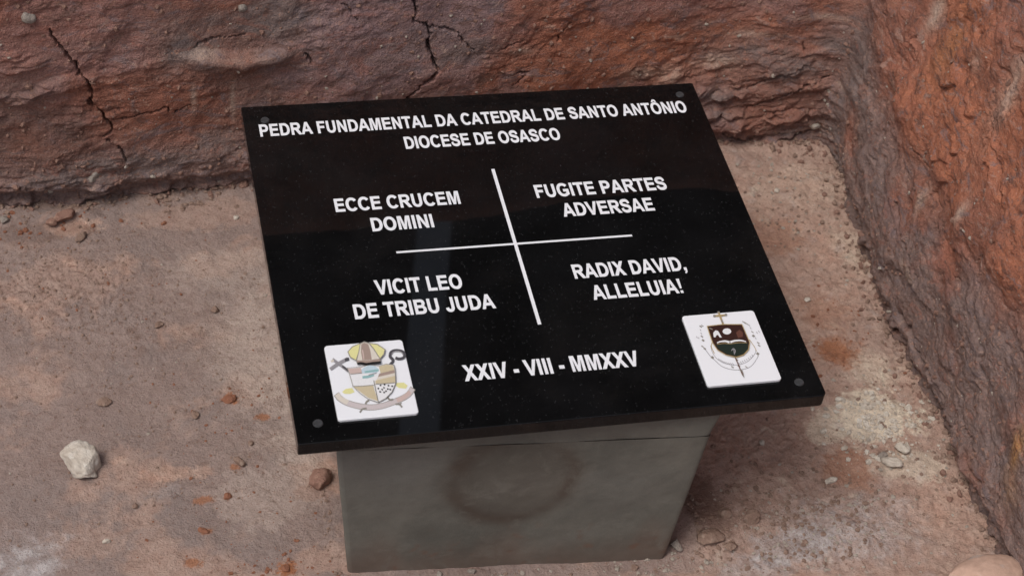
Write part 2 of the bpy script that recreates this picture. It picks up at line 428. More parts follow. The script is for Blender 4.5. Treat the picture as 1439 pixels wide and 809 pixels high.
# where which soil shows (the earth's own colours)
def blob(pts_px, rad, amp=1.):
    s, h = on_bank(*pts_px); rs, rh = rad
    return amp * np.exp(-((S - s + .6 * rs * fbm(S * 18, H * 18, 3, 95)) / rs)**2 - ((H - h + .6 * rh * fbm(S * 18, H * 18, 3, 96)) / rh)**2)
n_or = fbm(wx * 6, wy * 7, 5, 101); n_gr = fbm(wx * 5, tilt * 14, 5, 102); n_pa = fbm(wx * 14, tilt * 30, 4, 103)
orange = (1 - rt) * (sstep(.12, .5, n_or) * .55 * sstep(.05, .2, H))
for p, r_, a_ in (((170, 15), (.10, .06), 1.3), ((110, 5), (.10, .045), .9), ((870, 40), (.16, .07), .75), ((1010, 20), (.12, .05), .8), ((760, 110), (.06, .03), .6),
                  ((300, 15), (.06, .03), .4), ((90, 60), (.08, .05), .5), ((640, 95), (.08, .03), .35), ((900, 90), (.08, .03), .6)):
    orange = orange + (1 - rt) * blob(p, r_, a_)
orange = orange + rt * up * sstep(-.45, .15, n_or) * 1.0 + rt * (1 - up) * sstep(.25, .6, n_or) * .35
grey = (1 - rt) * (sstep(.05, .45, n_gr) * .55 + 1.0 * low_l * sstep(.55, .2, S * .6) * .75 + low_r * (.55 + .8 * n_gr))
for p, r_, a_ in (((260, 60), (.055, .045), 1.1), ((390, 30), (.05, .05), .9), ((600, 55), (.07, .03), .5), ((180, 230), (.16, .035), .8), ((30, 130), (.05, .03), .4), ((1060, 70), (.06, .03), .6)):
    grey = grey + (1 - rt) * blob(p, r_, a_)
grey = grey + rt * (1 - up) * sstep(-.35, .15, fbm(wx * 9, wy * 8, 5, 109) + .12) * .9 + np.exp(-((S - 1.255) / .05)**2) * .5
grey = grey + rt * up * sstep(.35, .6, n_gr) * .4
purple = (1 - rt) * sstep(-.05, .25, fbm(wx * 4, wy * 5, 5, 104)) * .60
for p, r_, a_ in (((520, 40), (.12, .08), .9), ((460, 110), (.10, .05), .6), ((680, 40), (.06, .05), .6)): purple = purple + (1 - rt) * blob(p, r_, a_)
purple = purple + rt * (1 - up) * sstep(.0, .4, fbm(V * 14, U * 3, 4, 105)) * .6
pale = (1 - rt) * sstep(.42, .62, n_pa) * .5 + rt * sstep(.40, .62, fbm(V * 18, U * 6, 4, 106)) * .45
for p, r_, a_ in (((1005, 85), (.028, .014), .8), ((895, 100), (.03, .010), .9), ((940, 105), (.02, .02), .55), ((285, 72), (.018, .008), .6), ((272, 140), (.004, .022), .8), ((329, 140), (.004, .030), .8),
                  ((1330, 22), (.014, .030), .9), ((1435, 130), (.02, .06), .7), ((1296, 280), (.010, .022), .8), ((1365, 300), (.008, .02), .8), ((360, 80), (.07, .007), .15),
                  ((730, 72), (.02, .006), .5), ((1150, 22), (.05, .006), .45), ((1060, 48), (.05, .005), .5), ((1390, 85), (.012, .014), .5), ((1145, 178), (.012, .01), .5)):
    pale = pale + blob(p, r_, a_)
yel = 0 * S
for p, r_, a_ in (((1434, 628), (.012, .03), .9), ((1425, 690), (.02, .03), .35), ((1350, 60), (.03, .06), .25)): yel = yel + blob(p, r_, a_)
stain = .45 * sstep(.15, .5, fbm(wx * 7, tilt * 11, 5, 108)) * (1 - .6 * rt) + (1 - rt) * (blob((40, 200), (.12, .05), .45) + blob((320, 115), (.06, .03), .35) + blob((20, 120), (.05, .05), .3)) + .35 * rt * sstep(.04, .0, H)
clip = lambda a: np.vstack([np.clip(a, 0, 1), np.zeros((len(extra), S.shape[1]))])
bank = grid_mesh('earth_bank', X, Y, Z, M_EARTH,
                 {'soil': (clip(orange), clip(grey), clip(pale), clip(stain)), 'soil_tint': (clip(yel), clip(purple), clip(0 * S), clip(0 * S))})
tag(bank, kind='structure')

# ------------------------------------------------------------------ pit floor: one sheet to the horizon
xa = growing(-.70, .66, .0017, -60, 60); ya = growing(-.42, .52, .0017, -60, .62)
GX, GY = np.meshgrid(xa, ya)
fx = GX + .02 * fbm(GX * 9, GY * 9, 3, 201); fy = GY + .02 * fbm(GX * 9, GY * 9, 3, 202)
rgt = sstep(.12, .34, fx)                                         # loose red soil on the right, smooth dusty floor on the left
gz = .005 * fbm(GX * 4, GY * 4, 3, 211) + .0018 * fbm(fx * 22, fy * 22, 4, 212) + .0007 * fbm(fx * 120, fy * 120, 3, 213)
gz = gz + rgt * (.0050 * fbm(fx * 30, fy * 30, 5, 214, .6) + .0030 * ridged(fx * 85, fy * 85, 3, 215) * sstep(-.3, .3, fbm(fx * 12, fy * 12, 3, 216))) + (1 - rgt) * .0012 * fbm(fx * 60, fy * 60, 4, 217, .6)
def fblob(px, py, rx, ry, amp=1., k=.7):
    p = at(px, py)
    return amp * np.exp(-((GX - p[0] + k * rx * fbm(GX * 28, GY * 28, 4, 221)) / rx)**2 - ((GY - p[1] + k * ry * fbm(GX * 28, GY * 28, 4, 222)) / ry)**2)
def fpatch(px, py, rx, ry, amp=1., soft=.14, wob=.55):
    """a patch of other soil with a ragged edge"""
    p = at(px, py); out = np.zeros_like(GX); r = max(rx, ry)
    a0, a1 = np.searchsorted(xa, (p[0] - 2.6 * rx, p[0] + 2.6 * rx)); b0, b1 = np.searchsorted(ya, (p[1] - 2.6 * ry, p[1] + 2.6 * ry))
    x, y = GX[b0:b1, a0:a1], GY[b0:b1, a0:a1]
    g = np.exp(-((x - p[0]) / rx)**2 - ((y - p[1]) / ry)**2); k = .75 / math.sqrt(rx * ry); sd_ = int(px + 7 * py) % 83
    n = fbm(x * k, y * k, 6, sd_, .68); n_ = fbm(x * k * 5, y * k * 5, 4, sd_ + 3, .65)
    fade = sstep(.02, .20, g)
    out[b0:b1, a0:a1] = amp * sstep(.40 - soft, .40 + soft * 1.5, g + (wob * 1.25 * n + .42 * n_) * fade)
    return out
gz = gz + fblob(1230, 590, .055, .05, .007, .3) + fblob(1270, 660, .06, .04, .005, .4) + fblob(1190, 740, .09, .05, .006, .4) + fblob(1010, 745, .07, .04, .010, .3)
gz = gz + fblob(95, 305, .05, .015, .010, .3) + fblob(1110, 205, .08, .02, .008, .4)
# foot-worn left area crumbs
cr = fblob(80, 400, .13, .07, 1.) + .5 * fblob(160, 450, .12, .07)
gz = gz + np.clip(cr, 0, 1) * .0022 * ridged(fx * 110, fy * 110, 2, 231)
nr = fbm(fx * 7, fy * 9, 5, 241); nd = fbm(fx * 12, fy * 12, 4, 242)
red = rgt * (.75 + .5 * nr) + (1 - rgt) * sstep(.05, .32, nr + .25 * fbm(fx * 45, fy * 45, 4, 248)) * .60
for a in ((250, 665, .045, .012, .75), (170, 640, .03, .015, .35), (90, 400, .10, .05, .45), (285, 300, .09, .03, .45), (105, 320, .035, .018, .9), (400, 410, .04, .02, .35), (120, 760, .05, .03, .5), (390, 620, .03, .02, .2), (440, 660, .03, .04, .4)):
    red = red + fpatch(*a)
pale = fpatch(1225, 590, .058, .045, 1.0) + fpatch(1130, 260, .10, .055, .16, .3) + fpatch(1200, 350, .03, .06, .30, .3) + fpatch(1225, 520, .035, .04, .45, .25) + fpatch(1280, 655, .05, .03, .55) + rgt * sstep(.3, .6, fbm(fx * 26, fy * 26, 4, 243)) * .5
pale = pale + fpatch(1180, 600, .05, .03, .6)
oran = fpatch(1177, 492, .030, .032, .85, .26) + fpatch(1160, 440, .05, .035, .3) + fpatch(1080, 330, .05, .04, .35) + fpatch(1190, 660, .035, .035, .45) + fpatch(323, 560, .010, .009, 1.4) + fpatch(402, 797, .013, .010, 1.4) + fpatch(440, 690, .03, .015, .2)
for a in ((285, 702, .014, .006), (290, 745, .008, .005), (270, 790, .012, .008), (320, 697, .005, .005), (370, 585, .01, .007), (330, 655, .006, .006)): oran = oran + fpatch(*a, .8)
whit = fpatch(40, 785, .045, .038, 1.1, .36) + fpatch(1190, 745, .08, .06, .85, .38) * (.55 + .45 * sstep(-.2, .3, fbm(GX * 120, GY * 120, 4, 247))) + fpatch(1110, 770, .06, .03, .7) + fpatch(1060, 800, .06, .02, .5) + fpatch(235, 690, .02, .01, .25) + .25 * rgt * sstep(.2, .5, fbm(fx * 40, fy * 40, 3, 244))
greyf = (1 - rgt) * (.25 + sstep(-.1, .4, nd) * .5) + fpatch(1360, 660, .05, .07, .9) + fpatch(1090, 690, .09, .04, .5) + fpatch(200, 740, .08, .05, .5)
darkf = (1 - rgt) * sstep(.30, .6, fbm(fx * 30, fy * 38, 4, 245)) * .35 + fpatch(985, 700, .03, .06, .6) + fpatch(1370, 620, .012, .06, .5) + fpatch(30, 330, .1, .02, .3) + np.clip(cr, 0, 1) * sstep(.1, .5, fbm(fx * 80, fy * 80, 3, 246)) * .6
dust = (1 - rgt) * (fpatch(400, 480, .09, .13, .75, .34) + fpatch(420, 620, .05, .05, .75, .34) + fpatch(330, 380, .10, .05, .4) + fpatch(370, 700, .07, .05, .4))
c01 = lambda a: np.clip(a, 0, 1)
ground = grid_mesh('ground', GX, GY, gz, M_FLOOR, {'soil': (c01(red), c01(pale), c01(oran), c01(whit)), 'soil_tint': (c01(greyf), c01(darkf), c01(dust), 0 * GX)})
tag(ground, kind='structure')
def floor_z(x, y):
    i = min(max(np.searchsorted(ya, y), 0), len(ya) - 1); j = min(max(np.searchsorted(xa, x), 0), len(xa) - 1)
    return float(gz[i, j])

# ------------------------------------------------------------------ concrete block carrying the plaque
blk = empty('concrete_block', (-.035, -.08, 0))
tag(blk, 'grey cast concrete block with a faint brown ring stain, carrying the black plaque', 'block')
B0 = Vector(blk.location)
def loft(bottom, top, z0, z1, nz, n_side, wob, seed):
    """four-sided tapered body with small rounded corners"""
    def ring(c):
        out = []; c = [Vector(p) for p in c]
        for k in range(4):
            a, b = c[k], c[(k + 1) % 4]; e = (b - a).normalized(); r = .006
            for i in range(n_side + 1): out.append(a + e * r + (b - a - 2 * e * r) * (i / n_side))
            e2 = (c[(k + 2) % 4] - b).normalized()
            for t in (.33, .67):
                p0, p1, p2 = b - e * r, b, b + e2 * r
                out.append(p0 * (1 - t)**2 + p1 * 2 * t * (1 - t) + p2 * t * t)
        return np.array([(p.x, p.y) for p in out])
    lo, hi = ring(bottom), ring(top); t = np.linspace(0, 1, nz)[:, None]
    XX = lo[None, :, 0] * (1 - t) + hi[None, :, 0] * t; YY = lo[None, :, 1] * (1 - t) + hi[None, :, 1] * t
    ZZ = np.repeat(z0 + (z1 - z0) * t, XX.shape[1], 1)
    w = wob * fbm(XX * 14 + YY * 9, ZZ * 14, 4, seed); YY = YY + w; XX = XX + w * .5
    XX = np.hstack([XX, XX[:, :1]]); YY = np.hstack([YY, YY[:, :1]]); ZZ = np.hstack([ZZ, ZZ[:, :1]])
    return XX, YY, ZZ
bot = [(-.2276, -.2448), (.1564, -.2735), (.1800, .085), (-.200, .110)]
topc = [(-.252, -.2455), (.1750, -.2745), (.198, .095), (-.220, .120)]
BX, BY, BZ = loft(bot, topc, -.02, .228, 110, 120, .0016, 301)
pc = at(722, 681, .13); front = BY < -.20
# the ring: measured on the front face
def front_px(x, y):
    D = R.T @ np.array([(x - PW / 2) / F_PX, (y - PH / 2) / F_PX, 1]); s = (-.262 - CAM[1]) / D[1]; return CAM + s * D
c0, cxr, cyr = front_px(722, 676), front_px(812, 676), front_px(722, 736)
rr = np.hypot((BX - c0[0]) / (cxr[0] - c0[0]), (BZ - c0[2]) / abs(cyr[2] - c0[2])) + .10 * fbm(BX * 20, BZ * 20, 3, 311)
ring = front * (np.exp(-((rr - .93) / (.15 + .06 * fbm(BX * 9, BZ * 9, 3, 318)))**2) * .50 * (.6 + .8 * sstep(-.3, .3, fbm(BX * 13, BZ * 13, 3, 319))) + sstep(1.05, .65, rr) * .34)
lp = front_px(560, 660); light = front * np.exp(-((BX - lp[0]) / .07)**2 - ((BZ - lp[2]) / .06)**2) * .8 + .35 * front * sstep(.1, .5, fbm(BX * 6, BZ * 9, 4, 312))
lp2 = front_px(870, 680); mud = c01(sstep(.075, .0, BZ + .05 * fbm(BX * 16, BY * 16, 4, 316)) * .55 + sstep(.25, .5, fbm(BX * 45, BZ * 45, 4, 317)) * sstep(.12, .0, BZ) * .7)
light = light + front * np.exp(-((BX - lp2[0]) / .06)**2 - ((BZ - lp2[2]) / .05)**2) * .35
body = grid_mesh('block_body', BX - B0.x, BY - B0.y, BZ, M_CONC, {'stain': (c01(ring), c01(light * (1 - ring)), mud, 0 * BX)}, blk)
capr = at(1026, 592, .270)
mb = [(-.2517, -.2450), (.1746, -.2740), (.1976, .0946), (-.2197, .1197)]
mt = [(-.250, -.245), (capr[0], -.2725), (capr[0] + .02, .095), (-.220, .120)]
MX, MY, MZ = loft(mb, mt, .22815, .2695, 24, 120, .0018, 302)
zero = 0 * MX
grid_mesh('mortar_bed', MX - B0.x, MY - B0.y, MZ, M_CONC, {'stain': (.25 * sstep(.1, .5, fbm(MX * 10, MZ * 20, 3, 313)), zero + .15, zero, zero)}, blk)

# ------------------------------------------------------------------ the plaque
PZ, PT, PD = .288, .0175, .2805
plq = empty('memorial_plaque', (0, 0, PZ - PT))
tag(plq, 'polished black granite plaque with white lettering and two white tiles, lying on the concrete block', 'plaque')
bm = bmesh.new()
rc = .007; outl = []
for cx, cy, a0 in ((.3 - rc, PD - .002, 0), (-.3 + .002, PD - .002, 90), (-.3 + .002, -PD + .002, 180), (.3 - rc, -PD + rc, 270)):
    r_ = rc if (cx > 0 and cy < 0) else .002
    cx = (.3 - r_) * (1 if cx > 0 else -1)
    for k in range(7): outl.append((cx + r_ * math.cos(math.radians(a0 + 15 * k)), cy + r_ * math.sin(math.radians(a0 + 15 * k))))
f0 = bm.faces.new([bm.verts.new((x, y, 0)) for x, y in outl])
ext = bmesh.ops.extrude_face_region(bm, geom=[f0])
bmesh.ops.translate(bm, verts=[v for v in ext['geom'] if isinstance(v, bmesh.types.BMVert)], vec=(0, 0, PT))
bmesh.ops.recalc_face_normals(bm, faces=bm.faces)
tope = [e for e in bm.edges if all(abs(v.co.z - PT) < 1e-6 for v in e.verts)] + [e for e in bm.edges if all(abs(v.co.z) < 1e-6 for v in e.verts)]
bmesh.ops.bevel(bm, geom=tope, offset=.0012, segments=2, profile=.5, affect='EDGES')
slab = from_bm('granite_slab', bm, M_GRANITE, plq)

# --- lettering: every glyph an outline of its own (cap height 716 of 1000)
def arc(cx, cy, rx, ry, a0, a1, n=18):
    out = []
    for k in range(n + 1):
        a = math.radians(a0 + (a1 - a0) * k / n); c, s = math.cos(a), math.sin(a); e = 2 / 2.15
        out.append((cx + rx * math.copysign(abs(c)**e, c), cy + ry * math.copysign(abs(s)**e, s)))
    return out
def stroke(pts, w, n=6, ends=None):
    P = [Vector((p[0], p[1])) for p in pts]; P = [P[0] * 2 - P[1]] + P + [P[-1] * 2 - P[-2]]; line = []
    for k in range(1, len(P) - 2):
        for i in range(n):
            t = i / n; a, b, c, e = P[k - 1], P[k], P[k + 1], P[k + 2]
            line.append(.5 * ((2 * b) + (c - a) * t + (2 * a - 5 * b + 4 * c - e) * t * t + (3 * b - a - 3 * c + e) * t**3))
    line.append(P[-2]); L, Rr = [], []
    for k, p in enumerate(line):
        t = (line[min(k + 1, len(line) - 1)] - line[max(k - 1, 0)]).normalized(); nrm = Vector((-t.y, t.x))
        u = k / (len(line) - 1); ww = w(u) if callable(w) else w
        L.append(tuple(p + nrm * ww / 2)); Rr.append(tuple(p - nrm * ww / 2))
    return L + Rr[::-1]
def rect(a, b, c, e): return [(a, b), (c, b), (c, e), (a, e)]
O_ = [arc(389, 358, 346, 372, 0, 360, 40)[:-1], arc(389, 358, 194, 247, 0, 360, 36)[:-1]]
GL = {
 'A': (722, [[[(0, 0), (155, 0), (214, 163), (506, 163), (566, 0), (722, 0), (438, 716), (284, 716)], [(262, 284), (457, 284), (359, 550)]]]),
 'B': (722, [[[(73, 0), (400, 0)] + arc(445, 207, 237, 207, -88, 62) + arc(420, 536, 226, 180, -48, 90) + [(73, 716)],
              [(220, 121), (430, 121)] + arc(445, 212, 90, 92, -90, 90, 10) + [(220, 304)], [(220, 424), (400, 424)] + arc(412, 510, 84, 86, -90, 90, 10) + [(220, 596)]]]),
 'C': (722, [[arc(388, 358, 342, 371, 38, 320, 40) + arc(388, 358, 190, 246, 318, 40, 36)]]),
 'D': (722, [[[(73, 0), (330, 0)] + arc(330, 358, 352, 358, -90, 90, 26) + [(73, 716)], [(220, 121), (330, 121)] + arc(330, 358, 202, 237, -90, 90, 24) + [(220, 595)]]]),
 'E': (667, [[[(73, 0), (617, 0), (617, 121), (220, 121), (220, 316), (580, 316), (580, 437), (220, 437), (220, 595), (604, 595), (604, 716), (73, 716)]]]),
 'F': (611, [[[(74, 0), (221, 0), (221, 304), (520, 304), (520, 425), (221, 425), (221, 595), (565, 595), (565, 716), (74, 716)]]]),
 'G': (778, [[arc(395, 358, 350, 371, 40, 305, 36) + [(712, 96), (712, 385), (405, 385), (405, 263), (562, 263), (562, 170)] + arc(395, 358, 196, 246, 300, 40, 34)]]),
 'I': (278, [[rect(66, 0, 213, 716)]]),
 'J': (556, [[[(487, 716), (340, 716)] + arc(258, 225, 82, 113, 0, -170, 14) + arc(256, 225, 231, 237, -170, 0, 24)]]),
 'L': (611, [[[(77, 0), (574, 0), (574, 121), (223, 121), (223, 716), (77, 716)]]]),
 'M': (833, [[[(71, 0), (205, 0), (205, 560), (347, 0), (486, 0), (628, 560), (628, 0), (762, 0), (762, 716), (545, 716), (417, 232), (288, 716), (71, 716)]]]),
 'N': (722, [[[(74, 0), (211, 0), (211, 467), (499, 0), (647, 0), (647, 716), (510, 716), (510, 240), (215, 716), (74, 716)]]]),
 'O': (778, [O_]), 'Ô': (778, [O_, [[(215, 768), (322, 768), (389, 842), (456, 768), (563, 768), (465, 905), (313, 905)]]]),
 'P': (667, [[[(73, 0), (220, 0), (220, 270), (390, 270)] + arc(390, 493, 236, 223, -85, 90) + [(73, 716)], [(220, 391), (370, 391)] + arc(380, 493, 94, 102, -90, 90, 12) + [(220, 595)]]]),
 'R': (722, [[[(73, 0), (220, 0), (220, 297), (262, 297), (335, 278), (545, 0), (722, 0), (590, 205), (515, 310)] + arc(440, 512, 222, 204, -58, 90) + [(73, 716)],
              [(220, 413), (420, 413)] + arc(430, 504, 86, 91, -90, 90, 12) + [(220, 595)]]]),
 'S': (667, [[stroke([(548, 498), (520, 585), (440, 650), (330, 664), (215, 645), (140, 590), (124, 515), (165, 440), (260, 398), (390, 362), (505, 310), (552, 225), (535, 130), (455, 72), (340, 50), (225, 68), (140, 130), (108, 232)],
                     lambda u: 122 + 26 * math.sin(math.pi * u))]]),
 'T': (611, [[[(233, 0), (380, 0), (380, 595), (590, 595), (590, 716), (21, 716), (21, 595), (233, 595)]]]),
 'U': (722, [[[(72, 716)] + arc(360, 280, 288, 292, 180, 360, 26) + [(648, 716), (501, 716)] + arc(360, 270, 141, 158, 0, -180, 20) + [(219, 716)]]]),
 'V': (667, [[[(256, 0), (413, 0), (668, 716), (513, 716), (335, 186), (155, 716), (0, 716)]]]),
 'X': (667, [[[(0, 0), (177, 0), (333, 243), (489, 0), (667, 0), (426, 373), (645, 716), (474, 716), (333, 492), (193, 716), (22, 716), (239, 373)]]]),
 '-': (333, [[rect(42, 190, 292, 328)]]),
 ',': (278, [[[(68, 137), (68, 0), (140, 0), (126, -62), (60, -105), (92, -160), (182, -105), (212, -10), (212, 137)]]]),
 '!': (333, [[[(88, 716), (245, 716), (210, 236), (123, 236)]], [rect(100, 0, 234, 112)]]),
 ' ': (278, []),
}
BOLD = 12.0
def fatten(c, dlt):
    c = [p for k, p in enumerate(c) if math.hypot(p[0] - c[k - 1][0], p[1] - c[k - 1][1]) > 1e-6]
    area = sum(c[k - 1][0] * c[k][1] - c[k][0] * c[k - 1][1] for k in range(len(c))); sg = 1 if area > 0 else -1
    out = []
    for k in range(len(c)):
        a, b, e = Vector(c[k - 1]), Vector(c[k]), Vector(c[(k + 1) % len(c)])
        t1, t2 = (b - a).normalized(), (e - b).normalized(); n1, n2 = Vector((t1.y, -t1.x)) * sg, Vector((t2.y, -t2.x)) * sg
        m = n1 + n2; m = m / max(m.length_squared / 2, .35)
        out.append(tuple(b + m * dlt))
    return out
def fill(bm, contours, mapf, mat=0, z=0.):
    """fill an outline with holes"""
    es = []
    for c in contours:
        c = [p for k, p in enumerate(c) if math.hypot(p[0] - c[k - 1][0], p[1] - c[k - 1][1]) > 1e-6]
        vs = [bm.verts.new((*mapf(x, y), z)) for x, y in c]
        for k in range(len(vs)): es.append(bm.edges.new((vs[k], vs[(k + 1) % len(vs)])))
    before = set(bm.faces)
    bmesh.ops.triangle_fill(bm, use_beauty=True, use_dissolve=False, edges=es, normal=(0, 0, 1))
    for f in bm.faces:
        if f not in before:
            f.material_index = mat
            f.normal_update()
            if f.normal.z < 0: f.normal_flip()
def write_line(bm, text, x0, x1, yb, cap):
    adv = sum(GL[c][0] for c in text); first = 60 if text[0] not in 'AVX' else 0; last = 50
    k = (x1 - x0) / (adv - first - last + 2 * BOLD); ky = cap / (716. + 2 * BOLD); x = x0 - (first - BOLD) * k; yb += BOLD * ky
    for ch in text:
        w, shapes = GL[ch]
        for cs in shapes: fill(bm, [fatten(c, BOLD if i == 0 else -BOLD) for i, c in enumerate(cs)], lambda a, b: (x + a * k, yb + b * ky))
        x += w * k
LZ = PT + .0004
texts = [
    [('PEDRA FUNDAMENTAL DA CATEDRAL DE SANTO ANTÔNIO', -.2822, .2766, .2205, .0234), ('DIOCESE DE OSASCO', -.1050, .0962, .1812, .0234)],
    [('ECCE CRUCEM', -.2086, -.0545, .0748, .0236), ('DOMINI', -.1700, -.0942, .0370, .0236)],
    [('FUGITE PARTES', .0405, .2090, .0760, .0238), ('ADVERSAE', .0668, .1832, .0396, .0238)],
    [('VICIT LEO', -.1820, -.0797, -.0686, .0240), ('DE TRIBU JUDA', -.2123, -.0488, -.1044, .0236)],
    [('RADIX DAVID,', .0550, .1945, -.0671, .0238), ('ALLELUIA!', .0695, .1806, -.1037, .0238)],
    [('XXIV - VIII - MMXXV', -.1052, .0969, -.2120, .0240)]]
for blockt in texts:
    bm = bmesh.new()
    for t, x0, x1, yb, cap in blockt: write_line(bm, t, x0, x1, yb, cap)
    o = from_bm('inscription', bm, M_WHITE, plq); o.location.z = LZ
bm = bmesh.new()
hw, vw = .0016, .0021
cx_, cy_ = -.0032, -.0012
cross = [(cx_ - vw, -.1355), (cx_ + vw, -.1355), (cx_ + vw, cy_ - hw), (.1424, cy_ - hw), (.1424, cy_ + hw), (cx_ + vw, cy_ + hw), (cx_ + vw, .1340), (cx_ - vw, .1340),
         (cx_ - vw, cy_ + hw), (-.1476, cy_ + hw), (-.1476, cy_ - hw), (cx_ - vw, cy_ - hw)]
fill(bm, [cross], lambda a, b: (a, b))
o = from_bm('cross_mark', bm, M_WHITE, plq); o.location.z = LZ
for x, y in ((-.2728, .2520), (.2756, .2572), (.2737, -.2573), (-.2750, -.2532)):
    bm = bmesh.new()
    bmesh.ops.create_cone(bm, cap_ends=True, segments=28, radius1=.0058, radius2=.0048, depth=.0016)
    o = from_bm('screw_cap', bm, M_STEEL, plq); o.location = (x, y, PT + .0006)

# --- ceramic tiles with printed crests
def hom(src, dst):
    A = []
    for (x, y), (u, v) in zip(src, dst):
        A.append([x, y, 1, 0, 0, 0, -u * x, -u * y, -u]); A.append([0, 0, 0, x, y, 1, -v * x, -v * y, -v])
    return np.linalg.svd(np.array(A))[2][-1].reshape(3, 3)
TW, TH, TT = .0885, .1105, .0032
def make_tile(cx, cy, src):
    bm = bmesh.new(); pts = []
    for sx, sy, a0 in ((1, 1, 0), (-1, 1, 90), (-1, -1, 180), (1, -1, 270)):
        for k in range(6):
            a = math.radians(a0 + 18 * k); pts.append((sx * (TW / 2 - .004) + .004 * math.cos(a), sy * (TH / 2 - .004) + .004 * math.sin(a)))
    f = bm.faces.new([bm.verts.new((x, y, 0)) for x, y in pts]); e = bmesh.ops.extrude_face_region(bm, geom=[f])
    bmesh.ops.translate(bm, verts=[v for v in e['geom'] if isinstance(v, bmesh.types.BMVert)], vec=(0, 0, TT))
    bmesh.ops.recalc_face_normals(bm, faces=bm.faces)
    bmesh.ops.bevel(bm, geom=[e for e in bm.edges if all(abs(v.co.z - TT) < 1e-6 for v in e.verts)], offset=.0008, segments=3, profile=.5, affect='EDGES')
    tile = from_bm('ceramic_tile', bm, M_TILE, plq); tile.location = (cx, cy, PT + .0002)
    Hm = hom(src, [(-TW / 2, TH / 2), (TW / 2, TH / 2), (TW / 2, -TH / 2), (-TW / 2, -TH / 2)])
    def mp(x, y):
        q = Hm @ np.array([x, y, 1.]); return q[0] / q[2], q[1] / q[2]
    return tile, mp
INK = {k: paint('ink_' + k, c, .3, .10, 900) for k, c in dict(
    yellow=(.74, .70, .33), brown=(.36, .27, .23), cream=(.68, .62, .54), tan=(.58, .49, .33), black=(.02, .018, .018), grey=(.30, .285, .30), dark_grey=(.085, .08, .09),
    pink=(.58, .44, .40), blue=(.52, .63, .70), teal=(.28, .46, .46), ribbon=(.58, .51, .51), outline=(.27, .25, .22), gold=(.42, .31, .15), maroon=(.045, .02, .016),
    green_black=(.022, .03, .024), rust=(.13, .055, .04), white=(.78, .77, .78), ochre=(.40, .29, .12)).items()}
STACK = {'ribbon': 0, 'ring_band': 0, 'processional_cross': .0005, 'sword': .0012, 'crozier': .0007, 'shield': .0017, 'mitre': .0027}
def crest(tile, mp, name, layers):
    bm = bmesh.new(); mats = []; z = STACK[name]
    for col, pts in layers:
        m = INK[col]
        if m not in mats: mats.append(m)
        fill(bm, [pts], mp, mats.index(m), z); z += .00003
    o = from_bm(name, bm, mats, tile); o.location.z = TT + .0002
    return o
def oval(x, y, rx, ry, n=20): return [(x + rx * math.cos(2 * math.pi * k / n), y + ry * math.sin(2 * math.pi * k / n)) for k in range(n)]
# bishop's crest on the left tile
t1, mp = make_tile(-.2093, -.1993, [(130, 160), (715, 103), (862, 660), (250, 720)])
o = crest(t1, mp, 'ribbon', [
    ('outline', stroke([(232, 520), (262, 556), (330, 592), (450, 618), (560, 612), (680, 572), (770, 525), (810, 470)], 46)),
    ('ribbon', stroke([(236, 522), (264, 556), (330, 592), (450, 618), (560, 612), (680, 572), (768, 525), (806, 474)], 38)),
    ('cream', stroke([(236, 522), (262, 553), (320, 585)], 36)), ('pink', stroke([(690, 566), (740, 544), (790, 500)], 32)),
    ('yellow', [(275, 505), (300, 482), (348, 474), (368, 505), (335, 520), (290, 518)]), ('yellow', [(685, 432), (738, 430), (768, 452), (755, 476), (700, 470), (680, 455)]),
    ('outline', stroke([(412, 660), (432, 634), (462, 628)], 13)), ('outline', stroke([(452, 594), (466, 574), (480, 572)], 15)),
    ('outline', stroke([(618, 544), (636, 562), (662, 560)], 15)), ('outline', stroke([(680, 595), (708, 596), (732, 618)], 13)),
    ('outline', stroke([(706, 596), (726, 586)], 9))])
o = crest(t1, mp, 'processional_cross', [('grey', stroke([(196, 262), (252, 302), (318, 350)], 22)), ('grey', stroke([(182, 338), (240, 296), (312, 256)], 26)),
    ('dark_grey', stroke([(290, 268), (320, 258)], 24)), ('dark_grey', stroke([(272, 312), (318, 348)], 14)), ('cream', stroke([(186, 280), (206, 270)], 16))])
o = crest(t1, mp, 'crozier', [('dark_grey', stroke([(618, 312), (645, 282), (650, 262), (628, 236), (636, 203), (672, 190), (718, 198), (738, 222), (728, 246), (694, 254), (668, 246)], 22)),
    ('grey', stroke([(640, 222), (650, 205), (680, 196), (714, 206), (728, 226)], 7))])
sh = [(306, 330), (410, 322), (470, 304), (545, 312), (600, 296), (660, 302), (672, 345), (680, 442), (652, 512), (604, 562), (548, 592), (470, 566), (400, 516), (352, 468), (328, 390)]
cs = (505, 440)
ins = [(cs[0] + (x - cs[0]) * .965, cs[1] + (y - cs[1]) * .965) for x, y in sh]
